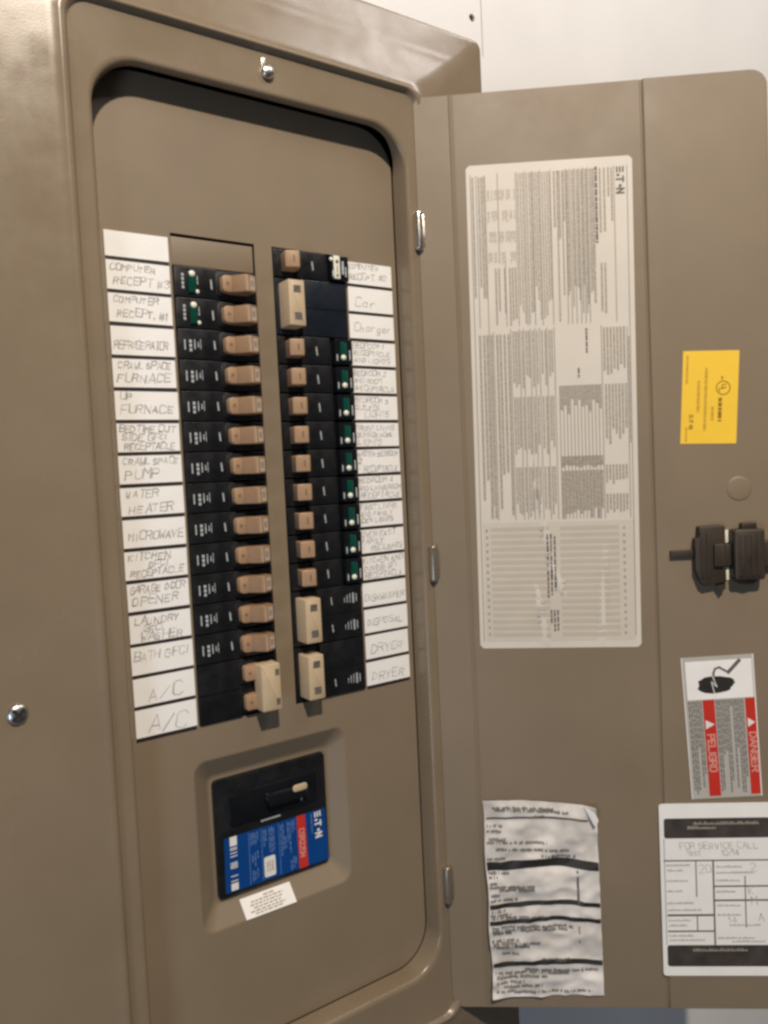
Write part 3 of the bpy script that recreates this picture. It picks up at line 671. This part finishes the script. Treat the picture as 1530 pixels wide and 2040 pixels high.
for a, b0, b1 in rules:
    sub(b, qb, a-0.0016, a+0.0016, b0, b1, 0.46, max(1, int((b1-b0)*60)))
b.build('ruled_lines', 'mid_ink', ch, recalc=False)
b = MB(BF)
cols = [(.033, .012, .024, .33), (.07, .011, .024, .30), (.087, .011, .024, .29), (.101, .009, .024, .31)]
for a in (.308, .324, .339, .362, .378, .390, .407, .420, .433, .455, .470, .485, .498, .61, .632, .643, .660, .670, .688, .697, .713, .722, .74, .75): cols.append((a, .0085, .021, .33))
for a in (.525, .555, .58): cols.append((a, .013, .021, .16)); cols.append((a+.02, .01, .021, .33))
for a, l in ((.76, .33), (.80, .17), (.825, .17), (.85, .1), (.87, .15)): cols.append((a, .012, .021, l))
for a in (.80, .822): cols.append((a, .012, .21, .33))
for a in (.16, .18, .215, .245, .262, .28): cols.append((a, .011, .21, .33))
for a in (.05, .075, .095, .12, .155, .175, .20, .225): cols.append((a, .014, .345, .73))
for a in (.255, .27, .285, .31, .335, .35, .375, .40, .43, .45, .475, .49): cols.append((a, .010, .34, .46)); cols.append((a, .010, .475, .60)); cols.append((a, .010, .62, .725))
for k in range(12): cols.append((.539+k*.0215, .013, .455, .49+random.random()*.03)); cols.append((.538+k*.0215, .016, .60, .625)); cols.append((.538+k*.0215, .014, .63, .73))
for a in (.805, .825, .845, .865, .885, .905, .925): cols.append((a, .012, .34, .44)); cols.append((a+.005, .012, .455, .58)); cols.append((a, .012, .62, .66)); cols.append((a, .012, .68, .72))
cols.append((.955, .008, .36, .64))
for a, w_, b0, b1 in cols: fineprint(b, qb, a, a+w_, b0, b1, 1, 0.40, True, 0.28, 0.95, 0.12)
for r_ in range(4):                        # four little tables near the top corner
    for a in [.125+.009*k for k in range(19)]:
        if random.random() < .8: fineprint(b, qb, a, a+.0045, .052+.042*r_, .072+.042*r_+random.random()*.006, 1, 0.40, True, 0.2)
for k in range(16):
    for a in (.055, .90): qrect(b, qb, a, a+.014, .748+k*.0146, .754+k*.0146, 0.44)
b.build('fine_print', 'grey_ink', ch, recalc=False)
b = MB(BF)
for a, b0, b1 in ((.43, .76, .895), (.452, .76, .89), (.475, .765, .88), (.445, .92, .95), (.465, .92, .965), (.485, .92, .965), (.70, .34, .39), (.648, .42, .44)): fineprint(b, qb, a, a+.011, b0, b1, 1, 0.47, True, 0.0)
fineprint(b, qb, .775, .79, .018, .17, 1, .42, True, 0)
logo(b, qb, 0.905, 0.022, 6.6, 0.46, 1.6, 1.05)
b.build('dark_print', 'mid_ink', ch, recalc=False)

# 2. the yellow certification sticker
us = thing('yellow_sticker', DOOR(264, 12, 0), 'bright yellow certification sticker above the latch on the door', 'sticker')
qu = Quad4(DR, (242.3, 101.6), (293.4, 99.6), (288.4, 13.0), (237.2, 15.2))
b = MB(DR); b.slab([tuple(qu.uv(*p)) for p in ((0, 1), (1, 1), (1, 0), (0, 0))], 0.02, 0.28); b.build('sticker_film', 'yellow', us, smooth=20)
b = MB(DR); c = qu.uv(.735, .40); b.ring(c.x, c.y, 6.2, 1.0, .36)
letters(b, 'U', lambda x, y: (c.x-1.0+y*0.8, c.y+3.0-x), 4.6, .6, .9, .36); letters(b, 'L', lambda x, y: (c.x-3.6+y*0.8, c.y-0.4-x), 4.6, .6, .9, .36)
fineprint(b, qu, .655, .72, .505, .76, 1, .36, True, 0); qrect(b, qu, .695, .725, .275, .31, .36); logo(b, qu, .145, .69, 3.4, .36, .9, 1.1); b.build('mark_print', 'ochre_ink', us, recalc=False)
b = MB(DR)
for a, b0, b1, w_ in ((.40, .18, .86, .05), (.53, .60, .75, .05), (.27, .32, .66, .05), (.06, .05, .36, .04), (.08, .82, .98, .035)): fineprint(b, qu, a, a+w_, b0, b1, 1, .34, True, 0, 0.95)
b.build('fine_print', 'yellow_fine', us, recalc=False)

# 3. the grey and red danger sticker
dg = thing('danger_sticker', DOOR(268, -327, 0), 'grey danger sticker with two red bars and hand pictogram below the latch', 'sticker')
qd = Quad4(DR, (231.9, -189.3), (299.1, -187.0), (304.6, -324.8), (238.8, -327.4))
b = MB(DR); b.slab([tuple(qd.uv(*p)) for p in ((0, 1), (1, 1), (1, 0), (0, 0))], 0.02, 0.28); b.build('sticker_film', 'greysticker', dg, smooth=20)
b = MB(DR); qrect(b, qd, 0.0, 0.012, 0, 1, .34); qrect(b, qd, .985, 1.0, 0, 1, .34); qrect(b, qd, .05, .97, .03, .30, .33); b.build('pale_field', 'paper', dg, recalc=False)
for a0, a1 in ((.255, .42), (.845, .985)):
    b = MB(DR); qrect(b, qd, a0, a1, .305, .985, .36); rb = b.build('red_bar', 'red', dg, recalc=False)
    b = MB(DR); qpoly(b, qd, [(a0+.02, .445), (a0+.02, .51), (a1-.02, .478)], .44)
    b.build('warning_triangle', 'whiteprint', rb, recalc=False)
    c = qd.uv(a0+.035, .55); d_ = (qd.uv(a0+.035, .56)-c).normalized(); e_ = Vector((-d_.y, d_.x))
    b = MB(DR); letters(b, 'DANGER' if a0 > .5 else 'PELIGRO', lambda x, y: tuple(c+d_*x+e_*y), 6.4, .80 if a0 > .5 else .70, 1.5, .44, 0, 0, .28); b.build('danger_word', 'pink', rb, recalc=False)
b = MB(DR)
for a in [.05+.033*k for k in range(6)]+[.435+.033*k for k in range(12)]:
    b1 = .97 if random.random() < .55 else random.uniform(.6, .95)
    if .13 < a < .17: b1 = .65
    if .60 < a < .66: fineprint(b, qd, a, a+.022, .31, .36, 1, .36, True, 0); continue
    fineprint(b, qd, a, a+.024, .31, b1, 1, .36, True, 0.05, .9)
b.build('fine_print', 'greyprint', dg, recalc=False)
b = MB(DR)
hand = [(.215, .17), (.26, .16), (.31, .145), (.40, .14), (.52, .142), (.60, .15), (.66, .155), (.715, .17), (.71, .18), (.73, .19), (.70, .205), (.69, .215), (.66, .225), (.655, .24), (.60, .25), (.50, .258), (.40, .262), (.30, .255), (.235, .24), (.20, .225), (.225, .20)]
qpoly(b, qd, list(reversed(hand)), .42)
b.build('hand_pictogram', 'black_ink', dg, recalc=False)
b = MB(DR); P_ = lambda a, bb: tuple(qd.uv(a, bb))
b.stroke([P_(.43, .17), P_(.435, .12), P_(.46, .09), (P_(.52, .08)), P_(.58, .10), P_(.64, .118)], 2.0, .44); b.stroke([P_(.64, .118), P_(.80, .04)], 3.4, .44)
b.build('hook_pictogram', 'mid_ink', dg, recalc=False)
b = MB(DR); b.stroke([P_(.42, .14), P_(.47, .215), P_(.40, .18), P_(.44, .285)], .8, .5); b.build('bolt_pictogram', 'whiteprint', dg, recalc=False)

# 4. the printed inspection tag, cut by the frame's edge
it = thing('inspection_tag', DOOR(260, -503, 0), 'white ruled inspection tag with dark header and footer at lower right of door', 'tag')
qi = Quad4(DR, (206.8, -331.2), (313.5, -331.4), (313.5, -502.4), (206.8, -503.0))
b = MB(DR); b.slab(rrect(206.8, 313.5, -503, -331.2, 3, 3), 0.6, 0.95); b.build('tag_sheet', 'paper', it, smooth=20)
IW, IH = 106.7, 171.8
b = MB(DR); b.flat(rrect(206.8+.04*IW, 206.8+.975*IW, -331.2-.20*IH+0, -331.2-.085*IH, 2.5, 3), 1.02); b.build('dark_band', 'charcoal', it, recalc=False)
b = MB(DR); b.flat(rrect(206.8+.04*IW, 206.8+.975*IW, -331.2-.945*IH, -331.2-.82*IH, 2.5, 3), 1.02); b.build('dark_band', 'charcoal', it, recalc=False)
b = MB(DR)
for a0, a1, b0, b1 in ((.03, .975, .325, .333), (.035, .04, .2, .82), (.46, .475, .33, .82), (.31, .32, .33, .54), (.05, .46, .64, .652), (.05, .46, .735, .744), (.475, .975, .475, .484), (.475, .975, .556, .566), (.74, .75, .42, .72), (.31, .32, .65, .735)): qrect(b, qi, a0, a1, b0, b1, 1.04)
b.build('ruled_lines', 'mid_ink', it, recalc=False)
b = MB(DR)
for bb, a0, a1 in ((.35, .05, .28), (.38, .06, .24), (.44, .05, .26), (.5, .05, .22), (.57, .05, .3), (.61, .05, .4), (.67, .06, .26), (.70, .06, .28), (.76, .06, .35), (.785, .06, .4), (.36, .49, .8), (.395, .49, .9), (.44, .49, .72), (.505, .49, .7), (.585, .49, .72), (.64, .5, .72), (.70, .6, .9), (.775, .49, .9), (.795, .62, .95)):
    fineprint(b, qi, a0, a1, bb, bb+.011, 1, 1.04, False, .25, .8)
b.build('fine_print', 'grey_ink', it, recalc=False)
b = MB(DR)
W_ = lambda txt, a, bb, h, sw=.55, mb=b: letters(mb, txt, lambda x, y: (206.8+a*IW+x, -331.2-bb*IH+y), h, .62, sw, 1.06, 0.8, -.12)
W_('FOR SERVICE CALL', .18, .262, 6.0); W_('TEST', .24, .30, 4.2); W_('10/14', .55, .30, 5.0); W_('20', .345, .40, 8); W_('2', .80, .395, 7); W_('K', .78, .53, 8); W_('M', .80, .59, 8); W_('14', .60, .69, 6); W_('A', .86, .68, 8)
b.build('handwriting', 'pencil', it, recalc=False)
b = MB(DR)
for a0, a1, bb in ((.3, .88, .105), (.25, .5, .13), (.27, .75, .84)): fineprint(b, qi, a0, a1, bb, bb+.018, 1, 1.06, False, 0, .8)
b.build('pale_print', 'grey_ink', it, recalc=False)

# 5. the crumpled paper form taped by the hinge
rc = thing('crumpled_form', DOOR(93, -524, 0), 'crumpled white paper form with black bars taped low on door beside the hinges', 'paper')
def crumple(u, v):
    a = (u-38)/110; bb = (-326-v)/198
    nz = lambda x, y, k: noise.noise(Vector((x, y, k)))
    f = 2.4 + 2.4*(0.5-abs(nz(a*2.2, bb*6.5+a, 1.3))*1.6) + 2.3*(0.5-abs(nz(a*4.5+bb, bb*11, 4.1))*1.7) + 0.9*nz(a*9, bb*19, 7.7)
    f = max(f, 0.1)*(0.45+0.55*min(1, bb*4+0.2))
    f += 4.2*max(0, 1-a/0.22)**1.5*min(1, max(0, (bb-0.18)*4))           # left edge lifts off the door
    f += 9*max(0, (a-0.86)/0.14)**1.3*max(0, 1-bb/0.10)                   # curled top corner
    return f
qr = Quad4(DS, (37.6, -325.2), (147.6, -333.0), (148.8, -523.0), (40.2, -524.4))
RF = Bent(DS, crumple)
def rp(a, b_):
    p = qr.uv(a, b_)
    wob = 0.8*math.sin(b_*17)*(1-a)
    du = -3.0*max(0, a-0.9)*10*max(0, 1-b_/0.07)*0.4
    return RF(p.x+wob+du, p.y+2.5*math.sin(a*3.1)*(1-b_)-(a-.86)*0*1, 0.4)
b = MB(RF); rows_ = [[rp(i/44, j/90) for i in range(45)] for j in range(91)]
b.loft(rows_, closed=False); b.build('paper_sheet', 'receipt', rc, smooth=60)
fl = MB(DS); fl.loft([[rp(.885, .004)+DOOR.n*1.0, rp(.965, .088)+DOOR.n*6], [rp(.93, .008)+DOOR.n*2, rp(.985, .078)+DOOR.n*8], [rp(.985, .022)+DOOR.n*3, rp(1.0, .05)+DOOR.n*8]], closed=False)
fl.build('folded_corner', 'paper', rc, smooth=60)
def on_paper(mb, a0, a1, b0, b1, wav=0.0, k=16):
    if k > 8:
        for j_ in range(3): on_paper_row(mb, a0, a1, b0+(b1-b0)*j_/3, b0+(b1-b0)*(j_+1)/3, wav, 44)
    else: on_paper_row(mb, a0, a1, b0, b1, wav, k)
def on_paper_row(mb, a0, a1, b0, b1, wav, k):
    for i in range(k):
        p0, p1 = a0+(a1-a0)*i/k, a0+(a1-a0)*(i+1)/k
        y = lambda a: wav*math.sin(a*6+1.0)-0.012*a*(1 if wav else 0)
        mid = (b0+b1)/2
        q4 = [rp(p0, b1+y(p0)), rp(p1, b1+y(p1)), rp(p1, b0+y(p1)), rp(p0, b0+y(p0))]
        nrm = DOOR.n*0.8
        mb.face([p+nrm for p in q4])
for bb, w_ in ((.298, .042), (.512, .022), (.597, .021), (.814, .023)):
    b = MB(RF); on_paper(b, .012, .995, bb, bb+w_, .006); b.build('black_bar', 'black_ink', rc, recalc=False)
b = MB(RF)
on_paper(b, .02, .92, .083, .092, .004); on_paper(b, .80, .815, .34, .515, 0, 2); on_paper(b, .80, .808, .63, .72, 0, 2)
for bb, a0, a1 in ((.028, .08, .62), (.04, .1, .75), (.065, .45, .54), (.12, .02, .16), (.145, .02, .15), (.185, .04, .2), (.2, .02, .55), (.235, .1, .75), (.265, .5, .8), (.28, .02, .2), (.35, .02, .2), (.37, .02, .1), (.405, .02, .1), (.425, .02, .42), (.44, .1, .42), (.465, .02, .1), (.49, .02, .26), (.545, .03, .15), (.565, .02, .2), (.58, .03, .55), (.628, .03, .75), (.645, .03, .7), (.66, .04, .2), (.70, .02, .26), (.715, .03, .45), (.73, .03, .35), (.77, .1, .25), (.795, .45, .75), (.85, .3, .95), (.865, .03, .7), (.885, .04, .5), (.91, .04, .3), (.93, .1, .45), (.955, .04, .2), (.965, .2, .9)):
    x = a0
    while x < a1:
        wl = random.uniform(.005, .010); on_paper(b, x, min(x+wl, a1), bb+random.choice((0, 0, .004)), bb+.014+random.choice((0, 0, .003)), 0, 1); x += wl+.0045+(.014 if random.random() < .16 else 0)
b.build('fine_print', 'mid_ink', rc, recalc=False)
